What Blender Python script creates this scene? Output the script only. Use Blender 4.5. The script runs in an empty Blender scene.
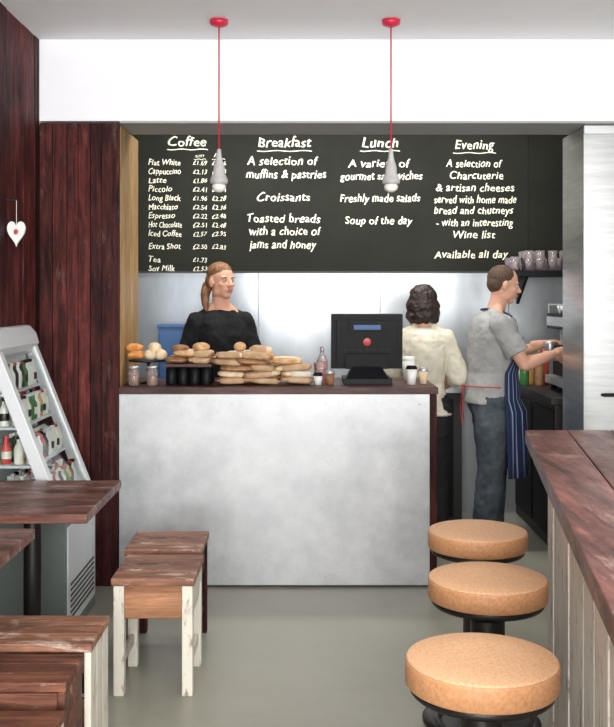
import bpy, bmesh, math, random
from mathutils import Vector, Matrix, Euler
random.seed(7)
R = random.random
def U(a,b): return a+(b-a)*random.random()
sc = bpy.context.scene
try:
    sc.view_settings.view_transform='Standard'
except Exception: pass

# ------------------------------------------------------------ materials
def base(name):
    m=bpy.data.materials.new(name); m.use_nodes=True
    nt=m.node_tree; p=nt.nodes['Principled BSDF']; return m,nt,p
def mat(name,c,rough=.5,metal=0,**k):
    m,nt,p=base(name)
    p.inputs['Base Color'].default_value=(*c,1); p.inputs['Roughness'].default_value=rough
    p.inputs['Metallic'].default_value=metal
    for a,b in k.items():
        p.inputs[a.replace('_',' ')].default_value=b
    return m
def noise(nt,scale=(1,1,1),sc_=5,detail=5,rough=.6,dist=0):
    tc=nt.nodes.new('ShaderNodeTexCoord'); mp=nt.nodes.new('ShaderNodeMapping'); n=nt.nodes.new('ShaderNodeTexNoise')
    mp.inputs['Scale'].default_value=scale
    n.inputs['Scale'].default_value=sc_; n.inputs['Detail'].default_value=detail; n.inputs['Roughness'].default_value=rough
    n.inputs['Distortion'].default_value=dist
    nt.links.new(tc.outputs['Object'],mp.inputs['Vector']); nt.links.new(mp.outputs['Vector'],n.inputs['Vector'])
    return n,mp
def ramp(nt,src,stops):
    r=nt.nodes.new('ShaderNodeValToRGB'); e=r.color_ramp.elements
    while len(e)<len(stops): e.new(.5)
    for i,(p,c) in enumerate(stops):
        e[i].position=p; e[i].color=(*c,1) if len(c)==3 else c
    nt.links.new(src,r.inputs['Fac']); return r
def mottled(name,c1,c2,scale=4,rough=.5,metal=0,r2=None,bump=0,stretch=(1,1,1),lo=.35,hi=.65,detail=6,spec=.5,nr=.6):
    m,nt,p=base(name)
    n,mp=noise(nt,stretch,scale,detail,nr)
    r=ramp(nt,n.outputs['Fac'],[(lo,c1),(hi,c2)])
    nt.links.new(r.outputs['Color'],p.inputs['Base Color'])
    p.inputs['Roughness'].default_value=rough; p.inputs['Metallic'].default_value=metal; p.inputs['Specular IOR Level'].default_value=spec
    if r2 is not None:
        rr=ramp(nt,n.outputs['Fac'],[(lo,(rough,)*3),(hi,(r2,)*3)]); nt.links.new(rr.outputs['Color'],p.inputs['Roughness'])
    if bump:
        b=nt.nodes.new('ShaderNodeBump'); b.inputs['Strength'].default_value=bump; b.inputs['Distance'].default_value=.01
        nt.links.new(n.outputs['Fac'],b.inputs['Height']); nt.links.new(b.outputs['Normal'],p.inputs['Normal'])
    return m
def wood(name,dark,light,axis='z',rough=.5,paint=None,pamt=.5,gscale=3,pscale=5,spec=.4,var=.5,worn=.5):
    m,nt,p=base(name)
    st={'x':(1,11,11),'y':(11,1,11),'z':(11,11,1)}[axis]
    n,mp=noise(nt,st,gscale,9,.7,.5)
    geo=nt.nodes.new('ShaderNodeNewGeometry')
    cmb=nt.nodes.new('ShaderNodeVectorMath'); cmb.operation='SCALE'; cmb.inputs[0].default_value=(13,7,9)
    nt.links.new(geo.outputs['Random Per Island'],cmb.inputs['Scale']); nt.links.new(cmb.outputs[0],mp.inputs['Location'])
    r=ramp(nt,n.outputs['Fac'],[(.33,dark),(.5,tuple(a*.6+b*.4 for a,b in zip(dark,light))),(.68,light)])
    hs=nt.nodes.new('ShaderNodeHueSaturation'); nt.links.new(r.outputs['Color'],hs.inputs['Color'])
    mr=nt.nodes.new('ShaderNodeMapRange'); mr.inputs['To Min'].default_value=1-var; mr.inputs['To Max'].default_value=1+var
    nt.links.new(geo.outputs['Random Per Island'],mr.inputs['Value'])
    n3,_=noise(nt,tuple(1+.15*(q-1) for q in st),2.2,6,.7,.2)
    m3=nt.nodes.new('ShaderNodeMapRange'); m3.inputs['From Min'].default_value=.3; m3.inputs['From Max'].default_value=.7
    m3.inputs['To Min'].default_value=1-worn; m3.inputs['To Max'].default_value=1+worn
    nt.links.new(n3.outputs['Fac'],m3.inputs['Value'])
    ml=nt.nodes.new('ShaderNodeMath'); ml.operation='MULTIPLY'; nt.links.new(mr.outputs[0],ml.inputs[0]); nt.links.new(m3.outputs[0],ml.inputs[1])
    nt.links.new(ml.outputs[0],hs.inputs['Value'])
    out=hs.outputs['Color']
    if paint:
        n2,_=noise(nt,tuple(1+.2*(q-1) for q in st),pscale,8,.75,.3)
        r2=ramp(nt,n2.outputs['Fac'],[(1-pamt-.05,(0,0,0)),(1-pamt+.07,(1,1,1))])
        mx=nt.nodes.new('ShaderNodeMix'); mx.data_type='RGBA'
        nt.links.new(r2.outputs['Color'],mx.inputs['Factor']); nt.links.new(out,mx.inputs[6]); mx.inputs[7].default_value=(*paint,1)
        out=mx.outputs[2]
    nt.links.new(out,p.inputs['Base Color'])
    rr=ramp(nt,n3.outputs['Fac'],[(.3,(rough+.15,)*3),(.7,(max(.1,rough-.08),)*3)]); nt.links.new(rr.outputs['Color'],p.inputs['Roughness'])
    p.inputs['Specular IOR Level'].default_value=spec
    b=nt.nodes.new('ShaderNodeBump'); b.inputs['Strength'].default_value=.5; b.inputs['Distance'].default_value=.004
    nt.links.new(n.outputs['Fac'],b.inputs['Height']); nt.links.new(b.outputs['Normal'],p.inputs['Normal'])
    return m

M={}
M['white']=mottled('bulkhead_paint',(.88,.89,.94),(.91,.92,.97),1.5,.7)
M['ceil']=mottled('ceiling_paint',(.84,.85,.87),(.88,.89,.90),1.2,.8)
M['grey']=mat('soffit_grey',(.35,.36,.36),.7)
M['wall']=mottled('plaster',(.6,.6,.6),(.66,.66,.65),2,.8)
M['darkwood']=wood('dark_plank',(.007,.0015,.002),(.125,.026,.022),'z',.6,paint=(.14,.075,.06),pamt=.36,pscale=4,var=.55,spec=.18,worn=.75)
M['tanwood']=wood('tan_plank',(.26,.14,.05),(.52,.34,.14),'z',.5,var=.15,worn=.2)
M['topwood_x']=wood('counter_wood',(.02,.007,.006),(.13,.045,.035),'x',.4,spec=.3)
M['barwood']=wood('bar_top_wood',(.035,.010,.008),(.23,.085,.065),'y',.34,paint=(.36,.24,.20),pamt=.40,gscale=2.5,pscale=3,var=.25,worn=.5,spec=.35)
M['tablewood']=wood('table_wood',(.04,.012,.009),(.25,.105,.075),'x',.34,paint=(.38,.28,.24),pamt=.42,pscale=4,var=.2,worn=.5)
M['barside']=wood('bar_side_paint',(.14,.08,.05),(.42,.32,.24),'z',.7,paint=(.76,.73,.65),pamt=.62,pscale=7,var=.1,worn=.3)
M['stoolwood']=wood('stool_wood',(.10,.035,.02),(.42,.20,.12),'x',.5,paint=(.60,.47,.38),pamt=.42,pscale=5,var=.2)
M['stoolpaint']=wood('stool_paint',(.14,.075,.05),(.42,.30,.2),'z',.6,paint=(.72,.69,.60),pamt=.62,pscale=9,var=.06,worn=.25)
M['cratewood']=wood('crate_wood',(.040,.012,.009),(.24,.095,.055),'x',.5,paint=(.42,.28,.21),pamt=.38,var=.3,worn=.6,spec=.3)
M['orangewood']=wood('apron_wood',(.22,.09,.04),(.5,.25,.13),'x',.5,var=.15,worn=.3)
M['floor']=mottled('floor_concrete',(.265,.258,.205),(.355,.345,.285),1.6,.28,r2=.42,lo=.3,hi=.7,detail=9)
M['steel']=mottled('brushed_steel',(.46,.47,.48),(.58,.59,.60),3,.3,.9,stretch=(1,1,14))
M['splash']=mottled('splash_steel',(.26,.29,.32),(.56,.58,.60),1.0,.38,.75,stretch=(1,1,.35),lo=.36,hi=.64,detail=5)  # broad dark reflections put into the steel's base colour
M['galv']=mottled('galvanised_sheet',(.33,.34,.355),(.60,.61,.625),3.2,.42,.55,r2=.52,bump=.02,lo=.28,hi=.70,detail=14,nr=.72,spec=.3)
M['chalkboard']=mottled('chalkboard_paint',(.0095,.0105,.0075),(.017,.019,.013),2,.75,lo=.3,hi=.7,spec=.2)
M['chalk']=mat('chalk',(.80,.79,.64),.9)
M['black']=mat('black_plastic',(.006,.006,.008),.5,Specular_IOR_Level=.2)
M['blackmetal']=mat('black_metal',(.012,.011,.011),.4,.2)
M['dark']=mat('dark_cabinet',(.02,.018,.018),.5)
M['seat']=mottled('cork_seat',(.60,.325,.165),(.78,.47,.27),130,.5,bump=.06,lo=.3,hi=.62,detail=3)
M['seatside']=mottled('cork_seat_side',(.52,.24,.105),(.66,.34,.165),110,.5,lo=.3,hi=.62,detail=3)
M['red']=mat('red_cord',(.60,.02,.06),.4)
M['holder']=mottled('lamp_holder',(.42,.42,.41),(.55,.55,.54),20,.6)
M['bulb']=mat('bulb_glass',(.85,.84,.8),.2)
M['silver']=mat('aluminium',(.62,.64,.66),.35,.7)
M['frame']=mat('fridge_frame',(.66,.69,.71),.4,.2)
M['fridgeside']=mat('fridge_panel',(.13,.155,.145),.4)
M['fridgein']=mat('fridge_interior',(.75,.8,.8),.4)
M['glass']=mat('glass',(.92,.96,.96),.03,0,Transmission_Weight=1.0,IOR=1.08)
M['tumbler']=mat('tumbler_glass',(.95,.86,.87),.08,0,Transmission_Weight=.85,IOR=1.3)
M['cream']=mat('milk_bottle',(.80,.78,.68),.4)
M['green']=mat('green_bottle',(.06,.20,.06),.25)
M['redlab']=mat('red_label',(.50,.05,.04),.4)
M['orange']=mat('juice_orange',(.7,.35,.10),.3)
M['crust']=mottled('bread_crust',(.42,.20,.07),(.74,.50,.28),25,.7)
M['crumb']=mottled('bread_pale',(.64,.46,.28),(.82,.68,.48),30,.8)
M['kraft']=mottled('kraft_paper',(.42,.26,.14),(.60,.41,.25),14,.75,bump=.2)
M['wrap']=mottled('white_wrap',(.66,.60,.50),(.80,.76,.68),18,.7,bump=.2)
M['brownbread']=mottled('brown_bread',(.20,.09,.04),(.40,.20,.09),25,.7)
M['croissant']=mottled('croissant',(.45,.15,.03),(.80,.38,.10),20,.5)
M['lettuce']=mat('lettuce',(.2,.30,.08),.6)
M['paper']=mat('paper_cup',(.8,.8,.76),.7)
M['blue']=mat('blue_plastic',(.04,.12,.30),.4)
M['screen']=mat('display_blue',(.02,.05,.14),.3,0,Emission_Color=(.1,.35,.9,1),Emission_Strength=.15)
M['skin']=mottled('skin',(.58,.31,.215),(.66,.37,.265),8,.6,spec=.35)
M['lips']=mat('lips',(.42,.14,.12),.6)
M['eye']=mat('eye_white',(.6,.58,.55),.6)
M['iris']=mat('iris',(.03,.02,.015),.4)
M['hair_red']=mottled('hair_auburn',(.10,.04,.015),(.28,.135,.055),60,.6,stretch=(1,1,.2),bump=.4)
M['hair_dark']=mottled('hair_dark_brown',(.006,.004,.004),(.040,.018,.012),70,.5,stretch=(1,1,.12),bump=.5)
M['hair_brown']=mottled('hair_brown',(.035,.018,.010),(.11,.058,.032),90,.7,bump=.5)
M['tee_black']=mottled('black_cotton',(.008,.009,.010),(.018,.019,.02),10,.85,spec=.2)
M['tee_grey']=mottled('grey_cotton',(.29,.295,.29),(.36,.365,.355),6,.9,spec=.2)
M['blouse']=mottled('cream_cotton',(.60,.56,.44),(.74,.70,.58),9,.9,spec=.2)
M['jeans']=mottled('blue_denim',(.035,.045,.058),(.10,.118,.135),7,.85,spec=.2)
M['trousers']=mat('black_trousers',(.012,.012,.014),.8)
M['navy']=mat('navy_apron',(.010,.022,.075),.8)
M['stripe']=mat('apron_stripe',(.26,.32,.48),.8)
M['shoe']=mat('black_shoe',(.015,.012,.012),.5)
M['whitepaint']=mat('white_enamel',(.8,.8,.78),.5)

# ------------------------------------------------------------ mesh builder
class B:
    def __init__(s): s.bm=bmesh.new(); s.mats=[]
    def mi(s,m):
        if m not in s.mats: s.mats.append(m)
        return s.mats.index(m)
    def _fin(s,faces,m,smooth):
        i=s.mi(m)
        for f in faces: f.material_index=i; f.smooth=smooth
    def box(s,lo,hi,m,M4=None):
        x0,y0,z0=lo;x1,y1,z1=hi
        P=[(x0,y0,z0),(x1,y0,z0),(x1,y1,z0),(x0,y1,z0),(x0,y0,z1),(x1,y0,z1),(x1,y1,z1),(x0,y1,z1)]
        v=[s.bm.verts.new((M4@Vector(p)) if M4 else p) for p in P]
        F=[s.bm.faces.new([v[i] for i in q]) for q in [(0,3,2,1),(4,5,6,7),(0,1,5,4),(1,2,6,5),(2,3,7,6),(3,0,4,7)]]
        s._fin(F,m,False); return v
    def prism(s,poly,vec,m,smooth=False):
        a=[s.bm.verts.new(p) for p in poly]; b=[s.bm.verts.new(Vector(p)+Vector(vec)) for p in poly]
        F=[s.bm.faces.new(a[::-1]),s.bm.faces.new(b)]
        n=len(a)
        for i in range(n): F.append(s.bm.faces.new([a[i],a[(i+1)%n],b[(i+1)%n],b[i]]))
        s._fin(F,m,smooth)
        bmesh.ops.recalc_face_normals(s.bm,faces=F)
    def lathe(s,prof,c,m,M4=None,n=32,smooth=True):
        rings=[]
        T=(M4 if M4 else Matrix.Identity(4)); c=Vector(c)
        for r,z in prof:
            if r<1e-5: rings.append([s.bm.verts.new(c+(T@Vector((0,0,z))))])
            else: rings.append([s.bm.verts.new(c+(T@Vector((r*math.cos(2*math.pi*i/n),r*math.sin(2*math.pi*i/n),z)))) for i in range(n)])
        F=[]
        for a,b in zip(rings,rings[1:]):
            for i in range(n):
                j=(i+1)%n
                if len(a)==1 and len(b)==1: continue
                if len(a)==1: F.append(s.bm.faces.new([a[0],b[j],b[i]]))
                elif len(b)==1: F.append(s.bm.faces.new([a[i],a[j],b[0]]))
                else: F.append(s.bm.faces.new([a[i],a[j],b[j],b[i]]))
        if len(rings[0])>1: F.append(s.bm.faces.new(rings[0][::-1]))
        if len(rings[-1])>1: F.append(s.bm.faces.new(rings[-1]))
        s._fin(F,m,smooth); bmesh.ops.recalc_face_normals(s.bm,faces=F)
    def cyl(s,c,r,h,m,n=24,smooth=True):
        s.lathe([(0,0),(r*.97,0),(r,h*.02),(r,h*.98),(r*.97,h),(0,h)],c,m,n=n,smooth=smooth)
    def seg(s,a,b,r0,r1,m,n=16,smooth=True):
        a=Vector(a);b=Vector(b);d=(b-a)
        if d.length<1e-6: return
        q=d.to_track_quat('Z','Y').to_matrix().to_4x4()
        s.lathe([(0,0),(r0,0),(r1,d.length),(0,d.length)],a,m,M4=q,n=n,smooth=smooth)
    def ell(s,c,r,m,M4=None,e=1.0,n=20,e2=1.0):
        def p(v,k): return math.copysign(abs(v)**k,v)
        k=n//2; T=(M4 if M4 else Matrix.Identity(4)); c=Vector(c); rings=[]
        for j in range(k+1):
            th=-math.pi/2+math.pi*j/k
            if j in(0,k): rings.append([s.bm.verts.new(c+T@Vector((0,0,r[2]*(1 if j else -1))))]); continue
            rings.append([s.bm.verts.new(c+T@Vector((r[0]*p(math.cos(th),e2)*p(math.cos(2*math.pi*i/n),e),r[1]*p(math.cos(th),e2)*p(math.sin(2*math.pi*i/n),e),r[2]*p(math.sin(th),e2)))) for i in range(n)])
        F=[]
        for a,b in zip(rings,rings[1:]):
            for i in range(n):
                j=(i+1)%n
                if len(a)==1: F.append(s.bm.faces.new([a[0],b[j],b[i]]))
                elif len(b)==1: F.append(s.bm.faces.new([a[i],a[j],b[0]]))
                else: F.append(s.bm.faces.new([a[i],a[j],b[j],b[i]]))
        s._fin(F,m,True); bmesh.ops.recalc_face_normals(s.bm,faces=F)
    def tube(s,pts,r,m,n=10):
        rr=r if isinstance(r,(list,tuple)) else [r]*len(pts)
        for i in range(len(pts)-1): s.seg(pts[i],pts[i+1],rr[i],rr[i+1],m,n)
        for i in range(len(pts)): s.ell(pts[i],(rr[i],)*3,m,n=n+(n%2))
    def torus(s,c,Rr,r,m,n=40,k=10):
        c=Vector(c);rings=[]
        for i in range(n):
            a=2*math.pi*i/n
            rings.append([s.bm.verts.new(c+Vector(((Rr+r*math.cos(2*math.pi*j/k))*math.cos(a),(Rr+r*math.cos(2*math.pi*j/k))*math.sin(a),r*math.sin(2*math.pi*j/k)))) for j in range(k)])
        F=[]
        for i in range(n):
            for j in range(k):
                F.append(s.bm.faces.new([rings[i][j],rings[(i+1)%n][j],rings[(i+1)%n][(j+1)%k],rings[i][(j+1)%k]]))
        s._fin(F,m,True)
    def loft(s,rings,m,n=28):
        RR=[]
        for c,ax,ay in rings:
            c=Vector(c);RR.append([s.bm.verts.new(c+Vector(ax)*math.cos(2*math.pi*i/n)+Vector(ay)*math.sin(2*math.pi*i/n)) for i in range(n)])
        F=[]
        for a,b in zip(RR,RR[1:]):
            for i in range(n):
                j=(i+1)%n; F.append(s.bm.faces.new([a[i],a[j],b[j],b[i]]))
        F.append(s.bm.faces.new(RR[0][::-1])); F.append(s.bm.faces.new(RR[-1]))
        s._fin(F,m,True); bmesh.ops.recalc_face_normals(s.bm,faces=F)
    def done(s,name,bevel=0,parent=None,origin=True):
        me=bpy.data.meshes.new(name)
        off=Vector((0,0,0))
        if origin and s.bm.verts:
            xs=[v.co.x for v in s.bm.verts];ys=[v.co.y for v in s.bm.verts];zs=[v.co.z for v in s.bm.verts]
            off=Vector(((min(xs)+max(xs))/2,(min(ys)+max(ys))/2,min(zs)))
            bmesh.ops.translate(s.bm,verts=s.bm.verts,vec=-off)
        s.bm.to_mesh(me); s.bm.free()
        for m in s.mats: me.materials.append(M[m])
        o=bpy.data.objects.new(name,me); sc.collection.objects.link(o); o.location=off
        if bevel:
            b=o.modifiers.new('bevel','BEVEL'); b.width=bevel; b.segments=2; b.limit_method='ANGLE'; b.angle_limit=math.radians(50)
        if parent: o.parent=parent
        return o
def RZ(a): return Matrix.Rotation(a,4,'Z')

# ------------------------------------------------------------ constants
E=1.55
XL=-1.434; XR=2.6; YB=7.2; YF=-2.0; CEIL=2.93; SOF=2.482

# ------------------------------------------------------------ room
b=B(); b.box((XL-.1,YF-.1,-.1),(XR+.1,YB+.1,0),'floor'); b.done('floor')
b=B(); b.box((XL-1.0,YF-.1,CEIL),(XR+.1,YB+.1,CEIL+.1),'ceil'); b.done('ceiling')
b=B(); b.box((XR,YF,0),(XR+.1,YB,CEIL),'wall'); b.done('wall_right')
b=B()
b.box((XL-.12,YF,0),(XL-.02,5.36,CEIL),'dark')
y=YF
while y<5.36:
    w=U(.09,.15); y1=min(y+w,5.36)
    b.box((XL-.02,y+.002,0.0),(XL-U(0,.006),y1-.002,CEIL),'darkwood'); y=y1
b.done('wall_left',.002)
b=B()
b.box((XL,YF-.1,0),(XR,YF,.35),'wall'); b.box((XL,YF-.1,2.75),(XR,YF,CEIL),'wall')
b.box((XL,YF-.1,.35),(XL+.15,YF,2.75),'wall'); b.box((XR-.15,YF-.1,.35),(XR,YF,2.75),'wall')
b.done('wall_front')
b=B()
for x in (XL+.15,-.2,1.1,XR-.21): b.box((x,YF-.08,.35),(x+.06,YF-.02,2.75),'whitepaint')
b.box((XL+.15,YF-.08,.35),(XR-.15,YF-.02,.41),'whitepaint'); b.box((XL+.15,YF-.08,2.69),(XR-.15,YF-.02,2.75),'whitepaint')
b.done('window_1')
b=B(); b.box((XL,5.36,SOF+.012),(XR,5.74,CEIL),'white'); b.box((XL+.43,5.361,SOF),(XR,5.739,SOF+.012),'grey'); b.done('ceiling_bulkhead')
b=B(); x=XL
b.box((XL-.9,5.40,0),(-1.03,5.97,SOF),'dark')
while x<-1.008:
    x1=min(x+U(.06,.11),-1.008)
    if -1.008-x1<.03: x1=-1.008
    b.box((x+.0012,5.355+U(0,.006),0),(x1-.0012,5.40,SOF),'darkwood'); x=x1
yy=5.40
while yy<5.97:
    y1=min(yy+.14,5.97); b.box((-1.03,yy+.001,0),(-1.008,y1-.001,SOF),'tanwood'); yy=y1
b.done('wall_partition',.002)
b=B(); b.box((XL-.9,YB,0),(XR,YB+.1,CEIL),'wall'); b.done('wall_back')
b=B(); xs=[-2.3,-1.3,-.35,.525,1.45,2.59]
for a,c in zip(xs,xs[1:]): b.box((a+.002,YB-.012,0),(c-.002,YB-.001,1.722),'splash')
b.box((1.585,YB-.03,1.73),(2.59,YB-.001,CEIL-.01),'chalkboard')
b.done('trim_splashback',.001)
b=B(); b.box((XL-1.0,5.97,0),(XL-.9,YB,CEIL),'wall'); b.done('wall_kitchen_left')
b=B(); b.box((XL-1.0,5.36,-.1),(XL-.1,YB+.1,0),'floor'); b.done('floor_kitchen')

# ------------------------------------------------------------ chalkboard
D=7.16
board=bpy.data.objects.new('menu_chalkboard',None); sc.collection.objects.link(board); board.location=(0,7.17,1.73)
PI=Matrix.Translation(board.location).inverted()
b=B(); b.box((-1.35,7.165,1.735),(1.583,7.198,2.80),'chalkboard'); b.box((-1.35,7.155,1.725),(1.583,7.198,1.735),'dark')
o=b.done('board'); o.parent=board; o.matrix_parent_inverse=PI
tb=bmesh.new()
def text(t,x0,x1,yb,h,bold=.35):
    cu=bpy.data.curves.new('t','FONT'); cu.body=t; cu.size=1; cu.shear=.18; cu.resolution_u=3; cu.space_character=1.06
    ob=bpy.data.objects.new('t',cu); sc.collection.objects.link(ob)
    dg=bpy.context.evaluated_depsgraph_get(); me=bpy.data.meshes.new_from_object(ob.evaluated_get(dg))
    xs=[v.co.x for v in me.vertices]; mn,mx=min(xs),max(xs)
    k=D/1000; ph=U(0,6); tilt=U(-.010,.010)
    for v in me.vertices:
        u=(v.co.x-mn)/(mx-mn); x=x0+(x1-x0)*u
        yy=yb-v.co.y*h/.72*(1+.10*math.sin(x*.5+ph)) - .45*math.sin(x*.33+ph)+tilt*(x-x0)
        x+=.25*math.sin(v.co.y*5+x*.35+ph)
        v.co=Vector(((x-307)*k,D,E-(yy-297)*k))
    tb.from_mesh(me)
    if bold:
        for v in me.vertices: v.co+=Vector((bold*k,-.0005,-bold*.4*k))
        tb.from_mesh(me)
    bpy.data.objects.remove(ob); bpy.data.meshes.remove(me)
def line(x0,x1,y,th=.9):
    k=D/1000; n=10; vs=[]
    for s_ in (0,1):
        vs.append([tb.verts.new(((x0+(x1-x0)*i/n-307)*k,D,E-(y+s_*th+.5*math.sin(i*1.3)-297)*k)) for i in range(n+1)])
    for i in range(n): tb.faces.new([vs[1][i],vs[1][i+1],vs[0][i+1],vs[0][i]])
text('Coffee',168,206,146,9.5,.5); line(167,208,149)
its=['Flat White','Cappuccino','Latte','Piccolo','Long Black','Macchiato','Espresso','Hot Chocolate','Iced Coffee',None,'Extra Shot',None,'Tea','Soy Milk']
y=165
text('sm',195,204,157,3.5,0); text('lg',214,222,157,3.5,0); line(194,206,159,.6); line(212,225,159,.6)
for t in its:
    if t:
        text(t,148.5,148.5+min(33,2.9*len(t)+3),y,6,.2)
        text('£%.2f'%U(1.6,2.6),193,207,y,4.6,.1)
        if t!='Tea' and t!='Soy Milk': text('£%.2f'%U(2,3),212,226,y,4.6,.1)
        y+=8.9
    else: y+=4.0
text('Breakfast',258,311,147,10,.5); line(257,312,150.5)
for t,x0,x1,yy in [('A selection of',247,318,165),('muffins & pastries',246,326,178),('Croissants',257,310,201),('Toasted breads',247,320,222),('with a choice of',249,321,235),('jams and honey',249,316,248)]:
    text(t,x0,x1,yy,8.6)
text('Lunch',362,398,147,10,.5); line(360,400,150.5)
for t,x0,x1,yy in [('A variety of',348,410,167),('gourmet sandwiches',340,422,180),('Freshly made salads',340,420,202),('Soup of the day',345,412,224)]:
    text(t,x0,x1,yy,8.2)
text('Evening',455,494,149,9.5,.5); line(453,496,152.5)
for t,x0,x1,yy in [('A selection of',446,502,167),('Charcuterie',450,503,179),('& artisan cheeses',436,514,191),('served with home made',434,516,203),('bread and chutneys',434,513,214),('- with an interesting',436,513,226),('Wine list',453,495,238),('Available all day',434,508,258)]:
    text(t,x0,x1,yy,7.8,.3)
me=bpy.data.meshes.new('chalk_lettering'); tb.to_mesh(me); tb.free(); me.materials.append(M['chalk'])
o=bpy.data.objects.new('chalk_lettering',me); sc.collection.objects.link(o); o.parent=board; o.matrix_parent_inverse=PI

# ------------------------------------------------------------ service counter
b=B()
b.box((-1.0,5.36,0),(.66,5.98,1.03),'dark')
b.box((-1.003,5.335,.012),(.655,5.36,1.032),'galv')
b.box((.655,5.333,0),(.693,5.98,1.032),'darkwood')
for k in range(5): b.box((-1.005,5.327+k*.136,1.032),(.70,5.327+(k+1)*.136-.002,1.068),'topwood_x')
for x in (-.95,-.4,.1,.6):
    for z in (.06,.98): b.ell((x,5.334,z),(.005,.003,.005),'silver',n=8)
b.done('service_counter',.003)
CT=1.069

def bread(b,c,r,ang,top='crust'):
    T=RZ(ang)@Matrix.Rotation(U(-.10,.10),4,'Y')@Matrix.Rotation(U(-.08,.08),4,'X')
    c=Vector(c); kind=R()
    if kind<.62:   # baguette half wrapped in paper, loaf end showing
        w=random.choice(['kraft','kraft','wrap']); s=random.choice((-1,1))
        b.ell(c+T@Vector((-s*r[0]*.22,0,0)),(r[0]*.80,r[1],r[2]*1.03),w,T,e=.4,e2=.55,n=18)
        b.ell(c+T@Vector((s*r[0]*.40,0,0)),(r[0]*.62,r[1]*.86,r[2]*.90),top,T,e=.75,e2=.85,n=16)
        b.prism([c+T@Vector((-s*r[0]*.98,-r[1]*.7,-r[2]*.1)),c+T@Vector((-s*r[0]*1.12,-r[1]*.75,r[2]*.15)),c+T@Vector((-s*r[0]*1.10,r[1]*.6,r[2]*.2)),c+T@Vector((-s*r[0]*.98,r[1]*.7,-r[2]*.1))],(0,0,.003),w)
    else:
        b.ell(c,(r[0],r[1]*.92,r[2]),top,T,e=.7,e2=.8,n=18)
        b.ell(c-Vector((0,0,r[2]*.15)),(r[0]*1.01,r[1]*.95,r[2]*.16),'crumb',T,e=.7,n=16)
b=B()
z=CT+.001
for L in range(5):
    xs=[-.40,-.24,-.08] if L<3 else ([-.43,-.29,-.13] if L==3 else [-.40,-.26])
    for x in xs:
        for yy in (5.50,5.66):
            bread(b,(x+U(-.02,.02),yy+U(-.012,.012),z+.024),(.088+U(-.012,.012),.060,.019),U(-.35,.35),random.choice(['crust','crust','crumb','brownbread']))
    z+=.034
b.ell((-.37,5.52,z+.035),(.035,.03,.028),'crust',n=14); bread(b,(-.25,5.55,z+.018),(.06,.05,.022),-.1,'crumb')
b.done('sandwich_stack')
b=B()
b.box((-.78,5.44,CT+.1),(-.52,5.72,CT+.115),'topwood_x')
for i in range(4):
    for yy in (5.50,5.64): b.lathe([(0,0),(.029,0),(.031,.004),(.031,.085),(.027,.088),(.027,.10),(0,.10)],(-.745+i*.064,yy,CT),'black',n=20)
b.done('tin_riser')
b=B(); z=CT+.117
for L in range(2):
    for x in ((-.71,-.60) if L==0 else (-.68,-.58)):
        for yy in (5.51,5.64): bread(b,(x+U(-.01,.01),yy,z+.019),(.062,.05,.018),U(-.3,.3),random.choice(['crust','brownbread','crumb']))
    z+=.034
b.ell((-.585,5.53,z+.02),(.05,.04,.026),'crust',n=14)
b.ell((-.70,5.53,z+.014),(.05,.045,.02),'brownbread',n=14)
b.done('bread_roll_pile')
b=B()
b.lathe([(0,0),(.05,0),(.05,.006),(.01,.012),(.008,.11),(.03,.12),(.108,.122),(.111,.132),(.105,.132),(.02,.128),(0,.128)],(-.885,5.58,CT),'blackmetal')
b.done('cake_stand')
b=B()
def croi(b,c,ang,s,m='croissant'):
    T=Matrix.Translation(c)@RZ(ang); pts=[];rr=[]
    for i in range(9):
        a=math.pi*(.12+.76*i/8); pts.append(T@Vector((s*math.cos(a),s*.7*math.sin(a),0))); rr.append(s*(.12+.34*math.sin(math.pi*i/8)+(.05 if i%2 else 0)))
    b.tube(pts,rr,m)
for (dx,dy,dz,a) in [(-.05,-.04,.160,.2),(-.05,.04,.160,1.2),(-.055,-.02,.20,.8)]:
    croi(b,(-.885+dx,5.58+dy-.02,CT+dz),a,.052)
for dx,dy,dz in [(.06,.01,.163),(.02,-.05,.163),(.04,-.03,.20),(.075,-.05,.163)]: b.ell((-.885+dx,5.58+dy,CT+dz),(.038,.042,.030),'crumb',n=14)
b.done('croissant_pile')
b=B()
for x,y in [(-.94,5.43),(-.84,5.43)]:
    b.lathe([(0,0),(.028,0),(.03,.005),(.03,.075),(.024,.085),(.024,.092),(0,.092)],(x,y,CT),'tumbler',n=18)
    b.lathe([(0,0),(.025,0),(.026,.05),(0,.05)],(x,y,CT+.004),'brownbread',n=18)
    b.lathe([(0,0),(.027,0),(.027,.014),(0,.014)],(x,y,CT+.092),'silver',n=18)
b.done('jam_jar_pair')
b=B()
cx=.335
b.box((cx-.135,5.50,CT),(cx+.135,5.78,CT+.03),'black')
b.prism([(cx-.12,5.51,CT+.03),(cx+.12,5.51,CT+.03),(cx+.075,5.58,CT+.10),(cx-.075,5.58,CT+.10)],(0,.12,0),'black')
b.box((cx-.05,5.66,CT+.03),(cx+.05,5.74,CT+.26),'black')
T=Matrix.Translation((cx,5.62,CT+.22))@Matrix.Rotation(math.radians(6),4,'X')
b.box((-.20,-.02,-.14),(.20,.03,.165),'black',T); b.box((-.17,-.040,-.11),(.17,-.02,.135),'black',T)
b.box((-.12,-.060,-.135),(.12,-.040,-.05),'black',T)
b.box((-.105,-.052,.075),(.105,-.040,.125),'black',T); b.box((-.075,-.054,.085),(.075,-.052,.112),'screen',T)
b.lathe([(0,0),(.022,0),(.022,.004),(0,.004)],T@Vector((.0,-.0405,.015)),'redlab',M4=Matrix.Rotation(math.radians(96),4,'X'),n=24)
for i in range(7): b.box((-.13+i*.04,-.042,-.03),(-.11+i*.04,-.040,-.026),'dark',T)
b.done('point_of_sale_terminal',.006)
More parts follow.
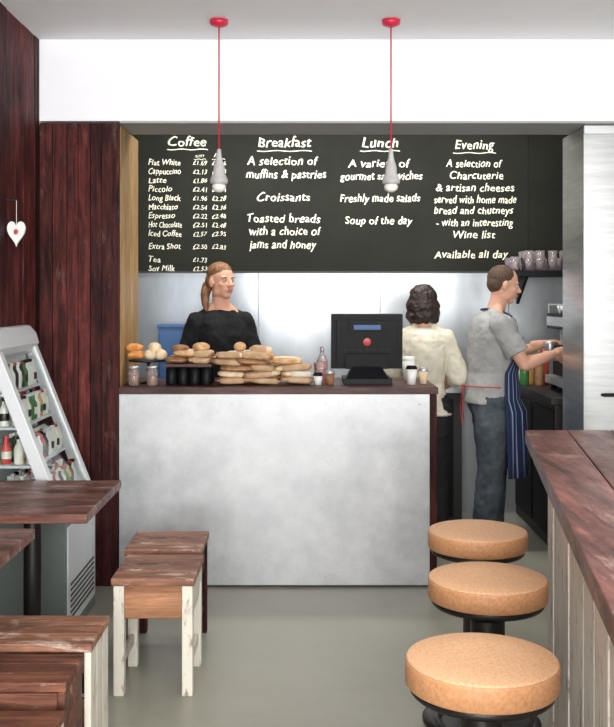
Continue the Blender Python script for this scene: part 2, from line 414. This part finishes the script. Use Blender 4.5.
def cup(name,x,y,z,h,r,m='paper',lid='black'):
    b=B(); b.lathe([(0,0),(r*.75,0),(r,h),(0,h)],(x,y,z),m,n=20); b.lathe([(0,0),(r*1.06,0),(r*1.06,.006),(r*.9,.012),(r*.9,.018),(0,.018)],(x,y,z+h),lid,n=20); return b.done(name)
cup('takeaway_cup',.575,5.50,CT,.085,.030); cup('takeaway_cup',.585,5.76,CT,.12,.038,'paper','paper')
cup('sugar_jar',.645,5.55,CT,.07,.028,'crumb','silver')
cup('sugar_jar',.125,5.50,CT,.06,.027,'brownbread','silver'); cup('candle_jar',.06,5.47,CT,.05,.025,'paper','black')
cup('candle_jar',.07,5.82,CT,.09,.03,'redlab','silver')
b=B(); b.lathe([(0,0),(.03,0),(.032,.01),(.032,.12),(.012,.16),(.012,.2),(0,.2)],(.085,5.66,CT),'tumbler',n=20); b.done('water_bottle')
# ------------------------------------------------------------ pendants
for px in (219,391):
    x=(px-307)*4.98/1000; b=B(); y=4.98
    b.lathe([(0,2.895),(.02,2.895),(.043,2.905),(.046,2.915),(.046,CEIL-.001),(0,CEIL-.001)],(x,y,0),'red')
    b.seg((x,y,2.27),(x,y,2.90),.0038,.0038,'red',10)
    b.lathe([(0,2.29),(.010,2.285),(.013,2.25),(.019,2.225),(.026,2.205),(.029,2.185),(.029,2.165),(.038,2.150),(.044,2.135),(.044,2.118),(.038,2.112),(0,2.112)],(x,y,0),'holder')
    b.lathe([(0,2.112),(.030,2.112),(.036,2.10),(.030,2.083),(.014,2.073),(0,2.071)],(x,y,0),'bulb')
    b.done('pendant_lamp')
# ------------------------------------------------------------ bar
BT=1.05
def bx(y,o=0): return .82-.155*(3.76-y)+o
b=B()
n=6
for i in range(n):
    o0=i*.16; o1=(i+1)*.16-.0035
    b.prism([(bx(.35,o0),.35,BT-.05),(bx(.35,o1),.35,BT-.05),(bx(3.76,o1),3.76,BT-.05),(bx(3.76,o0),3.76,BT-.05)],(0,0,.05),'barwood')
y=.45
while y<3.68:
    y1=min(y+U(.09,.14),3.70)
    j=U(0,.006)
    b.prism([(bx(y+.001,.075+j),y+.001,0),(bx(y1-.001,.075+j),y1-.001,0),(bx(y1-.001,.10),y1-.001,0),(bx(y+.001,.10),y+.001,0)],(0,0,BT-.051),'barside'); y=y1
b.prism([(bx(.45,.1),.45,0),(bx(3.70,.1),3.70,0),(bx(3.70,.9),3.70,0),(bx(.45,.9),.45,0)],(0,0,BT-.051),'dark')
for k in range(6): b.box((bx(3.7,.1+k*.13),3.70,0),(bx(3.7,.1+k*.13+.128),3.715,BT-.051),'barside')
b.done('bar_counter',.003)
# ------------------------------------------------------------ bar stools
for (x,y) in [(.413,2.36),(.549,3.04),(.622,3.65)]:
    b=B()
    b.lathe([(0,0),(.19,0),(.20,.006),(.20,.014),(.17,.026),(.07,.038),(.055,.05),(.055,.06),(0,.06)],(x,y,0),'blackmetal',n=40)
    b.cyl((x,y,.05),.052,.53,'blackmetal',28)
    b.torus((x,y,.26),.15,.011,'blackmetal')
    for a in range(3):
        q=a*2.094+.4; b.seg((x+.05*math.cos(q),y+.05*math.sin(q),.26),(x+.15*math.cos(q),y+.15*math.sin(q),.26),.008,.008,'blackmetal',10)
    b.lathe([(0,.590),(.07,.590),(.12,.612),(.164,.616),(.170,.622),(.170,.638),(0,.638)],(x,y,0),'blackmetal',n=48)
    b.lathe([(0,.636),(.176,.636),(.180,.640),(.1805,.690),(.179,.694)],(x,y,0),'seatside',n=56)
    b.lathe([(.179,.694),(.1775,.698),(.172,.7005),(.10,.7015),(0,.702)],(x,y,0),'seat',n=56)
    b.done('bar_stool')
# ------------------------------------------------------------ wooden stools
def wstool(x0,x1,y0,y1,h,name='wooden_stool',leg='stoolpaint',top='stoolwood',ap='orangewood',aph=.13):
    b=B(); t=.03; w=.042; n=3
    for i in range(n):
        a=y0+(y1-y0)*i/n; c=y0+(y1-y0)*(i+1)/n-.004; b.box((x0,a,h-t),(x1,c,h),top)
    i_=.008
    for xx in (x0+i_,x1-i_-w):
        for yy in (y0+i_,y1-i_-w): b.box((xx,yy,0),(xx+w,yy+w,h-t),leg)
    b.box((x0+i_+w,y0+i_+.006,h-t-aph),(x1-i_-w,y0+i_+.026,h-t),ap); b.box((x0+i_+w,y1-i_-.026,h-t-aph),(x1-i_-w,y1-i_-.006,h-t),ap)
    b.box((x0+i_+.006,y0+i_+w,h-t-aph),(x0+i_+.026,y1-i_-w,h-t),leg); b.box((x1-i_-.026,y0+i_+w,h-t-aph),(x1-i_-.006,y1-i_-w,h-t),leg)
    b.box((x0+i_+.01,y0+i_+w,.10),(x0+i_+.03,y1-i_-w,.14),leg); b.box((x1-i_-.03,y0+i_+w,.10),(x1-i_-.01,y1-i_-w,.14),leg)
    return b.done(name,.004)
wstool(-.76,-.436,3.87,4.24,.46)
wstool(-.79,-.455,4.32,4.66,.46,leg='darkwood')
def crate(x0,x1,y0,y1,h,side,top,front):
    b=B(); t=.028; n=3
    for i in range(n):
        a=y0+(y1-y0)*i/n; c=y0+(y1-y0)*(i+1)/n-.004; b.box((x0,a,h-t),(x1,c,h),top)
    for xx in (x0+.004,x1-.026): 
        k=3
        for i in range(k):
            a=y0+.004+(y1-y0-.008)*i/k; c=y0+.004+(y1-y0-.008)*(i+1)/k-.002; b.box((xx,a,0),(xx+.022,c,h-t),side)
    for z0,z1 in ((h-t-.07,h-t-.005),(h-t-.235,h-t-.15),(.02,.12)):
        b.box((x0+.026,y0+.008,z0),(x1-.026,y0+.028,z1),front)
        b.box((x0+.026,y1-.028,z0),(x1-.026,y1-.008,z1),front)
    return b.done('crate_stool',.004)
crate(-1.12,-.682,3.17,3.46,.45,'stoolpaint','stoolwood','cratewood')
crate(-1.13,-.70,2.90,3.14,.43,'cratewood','cratewood','cratewood')
crate(-1.15,-.69,2.50,2.86,.37,'stoolpaint','cratewood','stoolpaint')
# ------------------------------------------------------------ tables
def table(x0,x1,y0,y1,h=.75):
    b=B(); n=5
    for i in range(n):
        a=y0+(y1-y0)*i/n; c=y0+(y1-y0)*(i+1)/n-.003; b.box((x0,a,h-.035),(x1,c,h),'tablewood')
    cx=(x0+x1)/2;cy=(y0+y1)/2
    b.box((cx-.16,cy-.16,h-.05),(cx+.16,cy+.16,h-.035),'blackmetal')
    b.cyl((cx,cy,.02),.035,h-.07,'blackmetal')
    b.lathe([(0,0),(.17,0),(.18,.008),(.16,.02),(.05,.035),(0,.035)],(cx,cy,0),'blackmetal')
    return b.done('cafe_table',.003)
table(-1.40,-.81,3.68,4.37); table(-1.41,-.94,2.75,3.46)
# ------------------------------------------------------------ fridge
b=B()
y0,y1=4.42,5.06
b.prism([(XL+.01,y0,0),(-1.07,y0,0),(-1.07,y0,.57),(-1.11,y0,.60),(XL+.01,y0,.60)],(0,y1-y0,0),'fridgeside')
b.box((-1.072,y0+.04,.06),(-1.064,y1-.04,.52),'frame')
for k in range(7): b.box((-1.066,y0+.08,.10+k*.025),(-1.06,y1-.08,.11+k*.025),'dark')
b.box((XL+.01,y0,.60),(XL+.025,y1,1.40),'fridgein')
FB=Vector((-1.10,0,.60)); FT=Vector((-1.375,0,1.30))
def fr(t,y,o=0): p=FB.lerp(FT,t); return Vector((p.x+o*.93,y,p.z+o*.37))
for ya in (y0,y1-.055):
    b.prism([fr(0,ya,-.04),fr(0,ya,.014),fr(1,ya,.014),fr(1,ya,-.04)],(0,.055,0),'frame')
    b.prism([(XL+.01,ya+.01,.60),fr(0,ya+.01,-.04),fr(1,ya+.01,-.04),(XL+.01,ya+.01,1.38)],(0,.006,0),'glass')
b.prism([fr(0.02,y0+.055,.002),fr(0.02,y0+.055,.006),fr(.98,y0+.055,.006),fr(.98,y0+.055,.002)],(0,y1-y0-.11,0),'glass')
b.prism([fr(0.0,y0+.055,-.01),fr(0.0,y0+.055,.012),fr(.05,y0+.055,.012),fr(.05,y0+.055,-.01)],(0,y1-y0-.11,0),'frame')
b.prism([(XL+.01,y0,1.30),(-1.385,y0,1.27),(-1.355,y0,1.32),(-1.37,y0,1.37),(-1.40,y0,1.405),(XL+.01,y0,1.41)],(0,y1-y0,0),'frame')
for z in (.62,.80,.97,1.12):
    xe=-1.10-(z-.60)*.393-.03
    b.box((XL+.02,y0+.02,z-.012),(xe,y1-.02,z),'frame')
    cols=['cream','cream','green','cream','orange','paper','paper','redlab','dark']
    rw=max(1,int((xe-XL-.03)/.055))
    for r in range(rw):
        yy=y0+.08
        while yy<y1-.06:
            m=random.choice(cols); x=xe-.032-r*.056; hh=.115
            b.lathe([(0,0),(.021,0),(.022,.004),(.022,hh*.62),(.010,hh*.82),(.010,hh),(0,hh)],(x,yy,z),m,n=12)
            b.lathe([(0,hh*.2),(.0228,hh*.2),(.0228,hh*.5),(0,hh*.5)],(x,yy,z),random.choice(['paper','green','cream','dark']),n=12)
            b.lathe([(0,0),(.012,0),(.012,.014),(0,.014)],(x,yy,z+hh-.004),random.choice(['redlab','silver','black','paper']),n=10)
            yy+=.052
b.done('drinks_fridge',.002)
# ------------------------------------------------------------ heart
b=B(); pts=[]
c=Vector((-1.385,4.76,1.86))
for i in range(40):
    t=2*math.pi*i/40; pts.append((c.x+.0027*16*math.sin(t)**3,c.y,c.z+.0042*(13*math.cos(t)-5*math.cos(2*t)-2*math.cos(3*t)-math.cos(4*t))))
b.prism(pts,(0,.014,0),'whitepaint'); b.seg((c.x,c.y+.007,c.z+.01),(c.x,c.y+.007,c.z+.15),.0015,.0015,'paper',6)
b.seg((XL+.001,c.y+.007,c.z+.15),(c.x+.004,c.y+.007,c.z+.152),.003,.003,'dark',8)
b.ell((c.x,c.y-.001,c.z),(.012,.002,.014),'redlab',n=8)
b.done('hanging_heart_ornament',.002)
# ------------------------------------------------------------ stainless column
b=B(); b.box((1.503,5.42,0),(2.15,5.88,SOF-.002),'steel'); b.box((1.499,5.418,0),(1.507,5.43,SOF-.002),'silver')
b.box((1.50,5.41,SOF-.05),(2.15,5.42,SOF-.002),'silver')
b.seg((1.60,5.40,1.02),(1.75,5.40,1.02),.01,.01,'black'); b.seg((1.60,5.40,1.02),(1.60,5.425,1.02),.008,.008,'black'); b.seg((1.75,5.40,1.02),(1.75,5.425,1.02),.008,.008,'black')
b.done('stainless_fridge_column',.003)
# ------------------------------------------------------------ kitchen benches
b=B(); b.box((-1.6,6.78,0),(1.05,7.18,.90),'dark'); b.box((-1.62,6.75,.90),(1.05,7.18,.94),'steel')
for i in range(5):
    b.box((-1.58+i*.52,6.765,.06),(-1.09+i*.52,6.78,.86),'black'); b.seg((-1.2+i*.52,6.75,.72),(-1.2+i*.52,6.75,.82),.006,.006,'silver',8)
b.done('kitchen_bench',.003)
b=B(); b.box((1.50,6.05,0),(2.25,7.18,.90),'dark'); b.box((1.47,6.02,.90),(2.27,7.18,.94),'dark')
for i in range(2): b.box((1.485,6.08+i*.55,.08),(1.50,6.58+i*.55,.86),'black')
b.done('coffee_bench',.003)
b=B()
b.box((1.66,6.15,.98),(2.1,6.75,1.12),'black'); b.box((1.79,6.15,1.12),(2.1,6.75,1.42),'black'); b.box((1.62,6.15,1.34),(2.1,6.75,1.44),'black')
b.box((1.615,6.16,1.36),(1.62,6.74,1.42),'steel')
b.box((1.60,6.18,.98),(1.80,6.72,1.03),'silver')
for yy in (6.18,6.72):
    for xx in (1.66,2.05): b.cyl((xx,yy,.941),.02,.045,'black')
for yy in (6.30,6.58):
    b.cyl((1.70,yy,1.26),.035,.09,'silver'); b.cyl((1.70,yy,1.225),.038,.035,'silver')
    b.tube([(1.67,yy,1.24),(1.57,yy,1.235)],[.010,.014],'black')
    b.tube([(1.70,yy,1.225),(1.69,yy,1.19)],.008,'silver')
b.tube([(1.64,6.20,1.36),(1.605,6.2,1.30),(1.61,6.2,1.10)],.006,'silver')
b.tube([(1.63,6.16,1.50),(1.63,6.74,1.50)],.006,'silver')
for yy in (6.16,6.45,6.74): b.seg((1.63,yy,1.435),(1.63,yy,1.50),.005,.005,'silver',8)
b.done('espresso_machine',.006)
b=B()
for i in range(5):
    for j in range(2): b.lathe([(0,0),(.022,0),(.036,.05),(.033,.05),(.02,.006),(0,.006)],(1.70+j*.1,6.22+i*.11,1.441),'whitepaint',n=16)
b.done('coffee_cup_row')
b=B()
for x,y,m,h in [(1.50,6.90,'green',.26),(1.55,6.98,'orange',.24),(1.60,6.88,'brownbread',.28),(1.52,7.08,'cream',.22),(1.66,7.0,'redlab',.25)]:
    b.lathe([(0,0),(.03,0),(.033,.006),(.033,h*.6),(.011,h*.78),(.011,h),(0,h)],(x,y,.941),m,n=18)
b.done('syrup_bottle_group')
b=B()
for x,y,m,h in [(.93,6.97,'green',.20),(.86,7.03,'green',.15),(.98,7.05,'cream',.2)]:
    b.lathe([(0,0),(.035,0),(.038,.006),(.038,h*.6),(.013,h*.78),(.013,h),(0,h)],(x,y,.941),m,n=18)
b.done('kitchen_bottle_group')
b=B(); b.box((-1.02,6.86,.942),(-.80,7.05,1.34),'blue'); b.box((-1.01,6.855,.99),(-.81,6.86,1.30),'blue'); b.box((-1.03,6.85,1.34),(-.79,7.06,1.36),'blue'); b.done('blue_storage_box',.006)
b=B(); b.box((1.40,6.78,1.69),(2.35,7.165,1.73),'black')
for x in (1.5,2.2): b.prism([(x,7.165,1.69),(x,6.85,1.69),(x,7.165,1.5)],(.02,0,0),'black')
b.done('wall_shelf',.002)
b=B()
for r in range(4):
    for i in range(9):
        x=1.43+i*.085+U(-.008,.008); y=6.83+r*.083; s=U(.85,1.1)
        b.lathe([(0,0),(.024*s,0),(.034*s,.09*s),(.031*s,.09*s),(.022*s,.008),(0,.008)],(x,y,1.731),random.choice(['tumbler','tumbler','glass']),n=14)
        if i>=1 and r<3 and R()<.75: b.lathe([(0,.004),(.024,.004),(.034,.09),(.031,.09),(.023,.012),(0,.012)],(x,y,1.776),'tumbler',n=14)
b.done('tumbler_stack')
# ------------------------------------------------------------ people
def remesh(b,name,parent,vox=.005,sm=3,fac=.5,disp=None):
    o=b.done(name,origin=False)
    r=o.modifiers.new('r','REMESH'); r.mode='VOXEL'; r.voxel_size=vox; r.use_smooth_shade=True
    if sm: s=o.modifiers.new('s','SMOOTH'); s.factor=fac; s.iterations=sm
    if disp:
        tx=bpy.data.textures.new(name+'_folds','CLOUDS'); tx.noise_scale=disp[1]; tx.noise_depth=2
        d=o.modifiers.new('d','DISPLACE'); d.texture=tx; d.strength=disp[0]; d.mid_level=.45
    dg=bpy.context.evaluated_depsgraph_get(); me=bpy.data.meshes.new_from_object(o.evaluated_get(dg))
    old=o.data; mats=[m for m in old.materials]; o.modifiers.clear(); o.data=me; bpy.data.meshes.remove(old)
    me.materials.clear(); me.materials.append(mats[0])
    for p in me.polygons: p.material_index=0; p.use_smooth=True
    o.parent=parent
    return o
def hand(b,w,d,nrm,side,curl=.5,m='skin'):
    w=Vector(w); d=Vector(d).normalized(); nrm=Vector(nrm); nrm=(nrm-d*nrm.dot(d)).normalized(); s=d.cross(nrm)*side
    T=Matrix((s,d,nrm)).transposed().to_4x4()
    b.ell(w+d*.048,(.040,.052,.016),m,T,e=.8,n=20)
    b.tube([w-d*.05,w,w+d*.03],[.028,.025,.024],m)
    L=[.072,.082,.076,.060]
    for i in range(4):
        off=(.0315-.021*i); p=w+d*(.088-.004*abs(i-1))+s*off
        pts=[p-d*.02,p]
        for k,fr_ in enumerate((.45,.31,.24)):
            ang=min(curl*(.45+.55*k),2.2)
            v=(d*math.cos(ang)+nrm*math.sin(ang)+s*(.13-.085*i)).normalized(); p=p+v*L[i]*fr_; pts.append(p)
        b.tube(pts,[.0092,.0092,.0084,.0076,.0066],m,8)
    p=w+d*.022+s*.030; pts=[w+d*.01+s*.016,p]
    for k,l in enumerate((.034,.028)):
        v=(d*.75+s*(.65-.25*k)+nrm*(.35+.3*k*curl)).normalized(); p=p+v*l; pts.append(p)
    b.tube(pts,[.015,.0125,.0105,.008],m,8)
def person(name,loc,yaw,H,sk):
    root=bpy.data.objects.new(name,None); sc.collection.objects.link(root)
    k=H/1.76; lean=sk.get('lean',0); wd=sk.get('width',1.0)
    def ly(z): return lean*max(0,z-.95)
    torso=[(.84,.150,.105),(.92,.172,.118),(1.0,.160,.112),(1.08,.142,.100),(1.2,.156,.112),(1.30,.176,.118),(1.37,.176,.108),(1.42,.145,.090),(1.455,.085,.068)]
    def rings(inf=0,z0=0,z1=9,fat=0):
        rr=[]
        for z,a,c in torso:
            if z<z0-1e-6 or z>z1: continue
            rr.append(((0,ly(z),z),((a*wd+inf),0,0),(0,(c+inf+fat),0)))
        return rr
    sh=[Vector((s*.168*wd,ly(1.385),1.385)) for s in(-1,1)]
    hp=[Vector((s*.085,0,.90)) for s in(-1,1)]
    kn=sk.get('knees',[Vector((-.095,.03,.49)),Vector((.095,.03,.49))]); an=sk.get('ankles',[Vector((-.10,0,.085)),Vector((.10,0,.085))])
    el=[Vector(v) for v in sk['elbows']]; wr=[Vector(v) for v in sk['wrists']]
    hc=Vector(sk['head']); hr=Euler(sk.get('hrot',(0,0,0))).to_matrix().to_4x4(); HT=Matrix.Translation(hc)@hr
    def hp_(v): return HT@Vector(v)
    b=B(); m='skin'
    b.loft(rings(),m)
    b.tube([(0,ly(1.42)-.005,1.41),(0,(ly(1.45)+hc.y)/2-.01,(1.47+hc.z-.06)/2),hp_((0,-.015,-.03))],[.062,.055,.054],m,20)
    for s in(-1,1): b.tube([(s*.12*wd,ly(1.4)-.01,1.405),(s*.04,(ly(1.45)+hc.y)/2-.02,1.475)],[.045,.038],m,14)
    for i in(0,1):
        b.tube([sh[i],sh[i].lerp(el[i],.5),el[i]],[.056,.048,.040],m,18); b.tube([el[i],el[i].lerp(wr[i],.3),wr[i]],[.040,.042,.027],m,18)
        b.tube([hp[i],hp[i].lerp(kn[i],.5),kn[i]],[.088,.078,.057],m,18); b.tube([kn[i],kn[i].lerp(an[i],.35),an[i]],[.055,.056,.038],m,18)
        b.tube([an[i]+Vector((0,-.03,-.045)),an[i]+Vector((0,.14,-.055))],[.034,.028],m,14)
    R4=hr
    b.ell(hp_((0,-.014,.030)),(.074,.094,.088),m,R4,n=28)
    b.ell(hp_((0,.016,-.030)),(.060,.068,.078),m,R4,e=.9,n=28)
    b.ell(hp_((0,.050,-.088)),(.030,.026,.024),m,R4,n=18)
    for s in(-1,1):
        b.ell(hp_((s*.045,.004,-.066)),(.018,.04,.03),m,R4,n=16)
        b.ell(hp_((s*.038,.052,-.022)),(.022,.024,.02),m,R4,n=14)
        b.ell(hp_((s*.030,.070,.022)),(.026,.012,.008),m,R4,n=14)
        b.ell(hp_((s*.076,-.008,-.008)),(.010,.019,.031),m,R4@Matrix.Rotation(s*.25,4,'Z'),n=16)
    b.tube([hp_((0,.076,.018)),hp_((0,.090,-.008)),hp_((0,.102,-.026))],[.009,.010,.013],m,12)
    for s in(-1,1): b.ell(hp_((s*.013,.090,-.030)),(.009,.012,.009),m,R4,n=10)
    b.ell(hp_((0,.078,-.057)),(.026,.012,.014),m,R4,n=14)
    remesh(b,'body',root,.005,3)
    b=B()
    for i in(0,1):
        hd,hn,th,cu=sk['hands'][i]
        hand(b,wr[i],hd,hn,th,cu)
    remesh(b,'hands',root,.003,2)
    b=B()
    for s in(-1,1):
        b.ell(hp_((s*.030,.0735,.003)),(.013,.010,.007),'eye',R4,n=14); b.ell(hp_((s*.030,.0815,.003)),(.006,.003,.006),'iris',R4,n=12)
        b.ell(hp_((s*.031,.0825,.022)),(.016,.004,.003),sk['hair'],R4,n=10)
    b.ell(hp_((0,.088,-.053)),(.021,.005,.004),'lips',R4,n=12); b.ell(hp_((0,.088,-.062)),(.018,.005,.005),'lips',R4,n=12)
    o=b.done('face_features',origin=False); o.parent=root
    b=B(); h=sk['hair']
    for c,r in sk['hairparts']: b.ell(hp_(c),r,h,R4,n=24)
    for pts,rr in sk.get('hairtubes',[]): b.tube([hp_(p) for p in pts],rr,h,14)
    remesh(b,'hair',root,.005,2,disp=sk.get('hdisp',(.008,.03)))
    b=B(); m=sk['shirt']; inf=.014; fat=sk.get('fat',0)
    rr=rings(inf,.92,1.43,fat); hz=sk.get('hem',.90); rr.insert(0,((0,0,hz),(.172*wd+inf+sk.get('flare',.004),0,0),(0,.118+inf+fat,0)))
    rr=[r for r in rr if r[0][2]>=hz]
    rr.append(((0,ly(1.455)-.006,1.457),(.094,0,0),(0,.076,0)))
    b.loft(rr,m)
    sl=sk.get('sleeve',.6)
    for i in(0,1):
        s=(-1,1)[i]
        b.tube([(s*.13*wd,ly(1.4)-.01,1.405),(s*.065,ly(1.43)-.02,1.445)],[.052,.040],m,14)
        e=sh[i].lerp(el[i],min(1,sl)); sr=sk.get('sr',.012)
        b.ell(sh[i],(.068,.066,.064),m,n=18); b.seg(sh[i],e,.066,.052+sr,m,20)
        if sl>1:
            e2=el[i].lerp(wr[i],sl-1); b.ell(el[i],(.05+sr,)*3,m,n=18); b.seg(el[i],e2,.05+sr,.040+sr,m,20)
    remesh(b,'shirt',root,.006,4,disp=(.016,.06))
    b=B(); m=sk['pants']; pf=sk.get('pf',0)
    b.loft([((0,0,.83),(.150,0,0),(0,.115+pf,0)),((0,0,.90),(.182,0,0),(0,.130+pf,0)),((0,0,1.0),(.168,0,0),(0,.122+pf*.5,0))],m)
    for i in(0,1):
        b.tube([hp[i],hp[i].lerp(kn[i],.5),kn[i]],[.102+pf*.6,.094+pf,.076+pf],m,20); b.seg(kn[i],kn[i].lerp(an[i],.5),.075+pf,.072+pf,m,20); b.seg(kn[i].lerp(an[i],.5),an[i]+Vector((0,0,-.045)),.072+pf,.068+pf,m,20)
    remesh(b,'trousers',root,.007,4,disp=(.018,.07))
    b=B()
    for i in(0,1):
        a=an[i]; b.ell(a+Vector((0,-.02,-.035)),(.044,.06,.05),'shoe',n=18); b.ell(a+Vector((0,.09,-.048)),(.047,.12,.037),'shoe',e=.8,n=18)
        b.box((a.x-.044,a.y-.075,0),(a.x+.044,a.y+.19,.018),'shoe')
    remesh(b,'shoes',root,.006,3)
    if sk.get('apron'):
        b=B(); N=64; zs=[.44,.55,.66,.76,.84,.92,1.0,1.08,1.2,1.30]
        def prof(z):
            ts=[(.3,.172,.118)]+torso
            for q,w_ in zip(ts,ts[1:]):
                if q[0]<=z<=w_[0]:
                    t=(z-q[0])/(w_[0]-q[0]); return q[1]+(w_[1]-q[1])*t,q[2]+(w_[2]-q[2])*t
        grid=[]
        for z in zs:
            a,c=prof(z); a=a+.030;c=c+.040+fat+(.05 if z<.9 else 0)
            lim=1.28 if z<1.07 else max(.62,1.28-(z-1.07)*3.0)
            if z<.9: a+=.02
            grid.append([b.bm.verts.new((a*math.sin(-lim+2*lim*i/N),ly(z)+c*math.cos(-lim+2*lim*i/N)+.007*math.sin(i*.6+z*4)*(1 if z<.9 else 0),z)) for i in range(N+1)])
        for g,h2 in zip(grid,grid[1:]):
            for i in range(N):
                f=b.bm.faces.new([g[i],g[i+1],h2[i+1],h2[i]]); f.smooth=True; f.material_index=b.mi('stripe' if i%5==0 else 'navy')
        zt=1.30
        for s in(-1,1): b.tube([(s*.11,ly(zt)+.13,zt),(s*.10,ly(1.42)+.085,1.435),(s*.072,ly(1.45),1.482),(s*.02,ly(1.45)-.08,1.475),(0,ly(1.45)-.082,1.475)],.007,'navy',8)
        wz=1.0; q=.122+.014+fat+.001
        b.tube([(-.19,.03,wz),(-.185,-.03,wz),(-.13,-q*.75,wz),(-.06,-q,wz),(.06,-q,wz),(.13,-q*.75,wz),(.185,-.03,wz),(.19,.03,wz)],.0035,'redlab',8)
        b.tube([(-.03,-q,wz),(-.06,-q-.010,wz-.12),(-.065,-q,wz-.26)],.0035,'redlab',8); b.tube([(.02,-q,wz),(.0,-q-.010,wz-.1),(.01,-q,wz-.22)],.0035,'redlab',8)
        o=b.done('apron',origin=False); o.parent=root
        so=o.modifiers.new('s','SOLIDIFY'); so.thickness=.004
    root.location=loc; root.rotation_euler=(0,0,yaw); root.scale=(k,k,k)
    return root
person('barista',(-.555,6.42,0),math.radians(196),1.77,dict(width=.90,
    elbows=[(-.235,-.02,1.10),(.235,-.02,1.10)],wrists=[(-.24,.13,.91),(.24,.13,.91)],
    hands=[((0,.4,-1),(1,0,0),1,.5),((0,.4,-1),(-1,0,0),-1,.5)],
    head=(0,.035,1.640),hrot=(.03,0,math.radians(26)),hair='hair_red',hdisp=(.005,.03),
    hairparts=[((0,-.022,.053),(.0765,.094,.074)),((0,-.050,.010),(.079,.066,.07))],
    hairtubes=[([(0,-.10,.01),(.03,-.115,-.03),(.065,-.09,-.08),(.085,-.06,-.14),(.09,-.045,-.18)],[.034,.034,.030,.024,.012])],
    shirt='tee_black',pants='trousers',sleeve=.62,sr=.014))
person('woman_in_cream_blouse',(.745,6.38,0),math.radians(-12),1.64,dict(width=.86,fat=.02,
    elbows=[(-.235,.02,1.13),(.235,.03,1.12)],wrists=[(-.13,.20,1.02),(.10,.22,1.03)],
    hands=[((.2,.9,-.5),(.2,0,-1),-1,.6),((-.2,.9,-.5),(-.2,0,-1),1,.6)],
    head=(0,.03,1.62),hrot=(-.10,0,-.35),hair='hair_dark',hdisp=(.022,.035),
    hairparts=[((0,-.02,.035),(.094,.110,.096)),((0,-.045,-.03),(.104,.090,.09)),((0,-.055,-.090),(.108,.070,.060)),((-.080,-.005,-.06),(.034,.06,.09)),((.080,-.005,-.06),(.034,.06,.09))],
    shirt='blouse',pants='trousers',sleeve=1.25,sr=.022,hem=.86,flare=.03))
person('man_in_striped_apron',(1.150,6.30,0),math.radians(-88),1.755,dict(lean=.06,fat=.028,pf=.012,
    elbows=[(-.22,.15,1.15),(.215,.17,1.14)],wrists=[(-.15,.37,1.25),(.13,.37,1.20)],
    hands=[((.15,.9,.1),(.5,0,-1),1,1.0),((-.15,.9,.1),(-1,0,-.3),-1,.9)],
    head=(0,.095,1.630),hrot=(-.16,0,0),hair='hair_brown',hdisp=(.006,.02),
    knees=[Vector((-.10,.05,.49)),Vector((.10,-.01,.49))],ankles=[Vector((-.11,.03,.085)),Vector((.11,-.06,.085))],
    hairparts=[((0,-.024,.040),(.0775,.093,.085)),((0,-.055,.0),(.071,.058,.06))],
    shirt='tee_grey',pants='jeans',sleeve=.72,sr=.022,hem=.89,apron=True))
b=B(); b.lathe([(0,0),(.035,0),(.038,.01),(.032,.06),(.034,.08),(.031,.08),(.03,.06),(0,.055)],(1.56,6.42,1.185),'silver',n=24)
b.tube([(1.585,6.445,1.25),(1.61,6.47,1.24),(1.585,6.45,1.20)],.004,'silver',8)
b.done('milk_jug')

# ------------------------------------------------------------ lights
def area(name,loc,rot,sx,sy,p,c=(1,1,1)):
    l=bpy.data.lights.new(name,'AREA'); l.shape='RECTANGLE'; l.size=sx; l.size_y=sy; l.energy=p; l.color=c
    o=bpy.data.objects.new(name,l); sc.collection.objects.link(o); o.location=loc; o.rotation_euler=rot; return o
area('window_daylight',(.58,YF-.15,1.50),(math.radians(98),0,0),3.6,2.3,450,(1,.99,.97))
area('kitchen_light',(.2,6.2,2.86),(math.radians(28),0,0),2.6,.35,62,(1,.98,.95))
area('cafe_fill_light',(.6,1.6,2.9),(0,0,0),2.0,2.0,42,(1,.97,.93))  # added ambient fill under the cafe ceiling, not a real fitting
w=bpy.data.worlds.new('world'); sc.world=w; w.use_nodes=True
bg=w.node_tree.nodes['Background']; bg.inputs['Color'].default_value=(.85,.92,1,1); bg.inputs['Strength'].default_value=.9
# ------------------------------------------------------------ camera
cd=bpy.data.cameras.new('camera'); cam=bpy.data.objects.new('camera',cd); sc.collection.objects.link(cam)
cam.location=(0,0,E); cam.rotation_euler=(math.radians(90),0,0)
cd.sensor_fit='HORIZONTAL'; cd.sensor_width=36; cd.lens=36*1000/614; cd.shift_y=-66.5/614; cd.clip_start=.05
sc.camera=cam
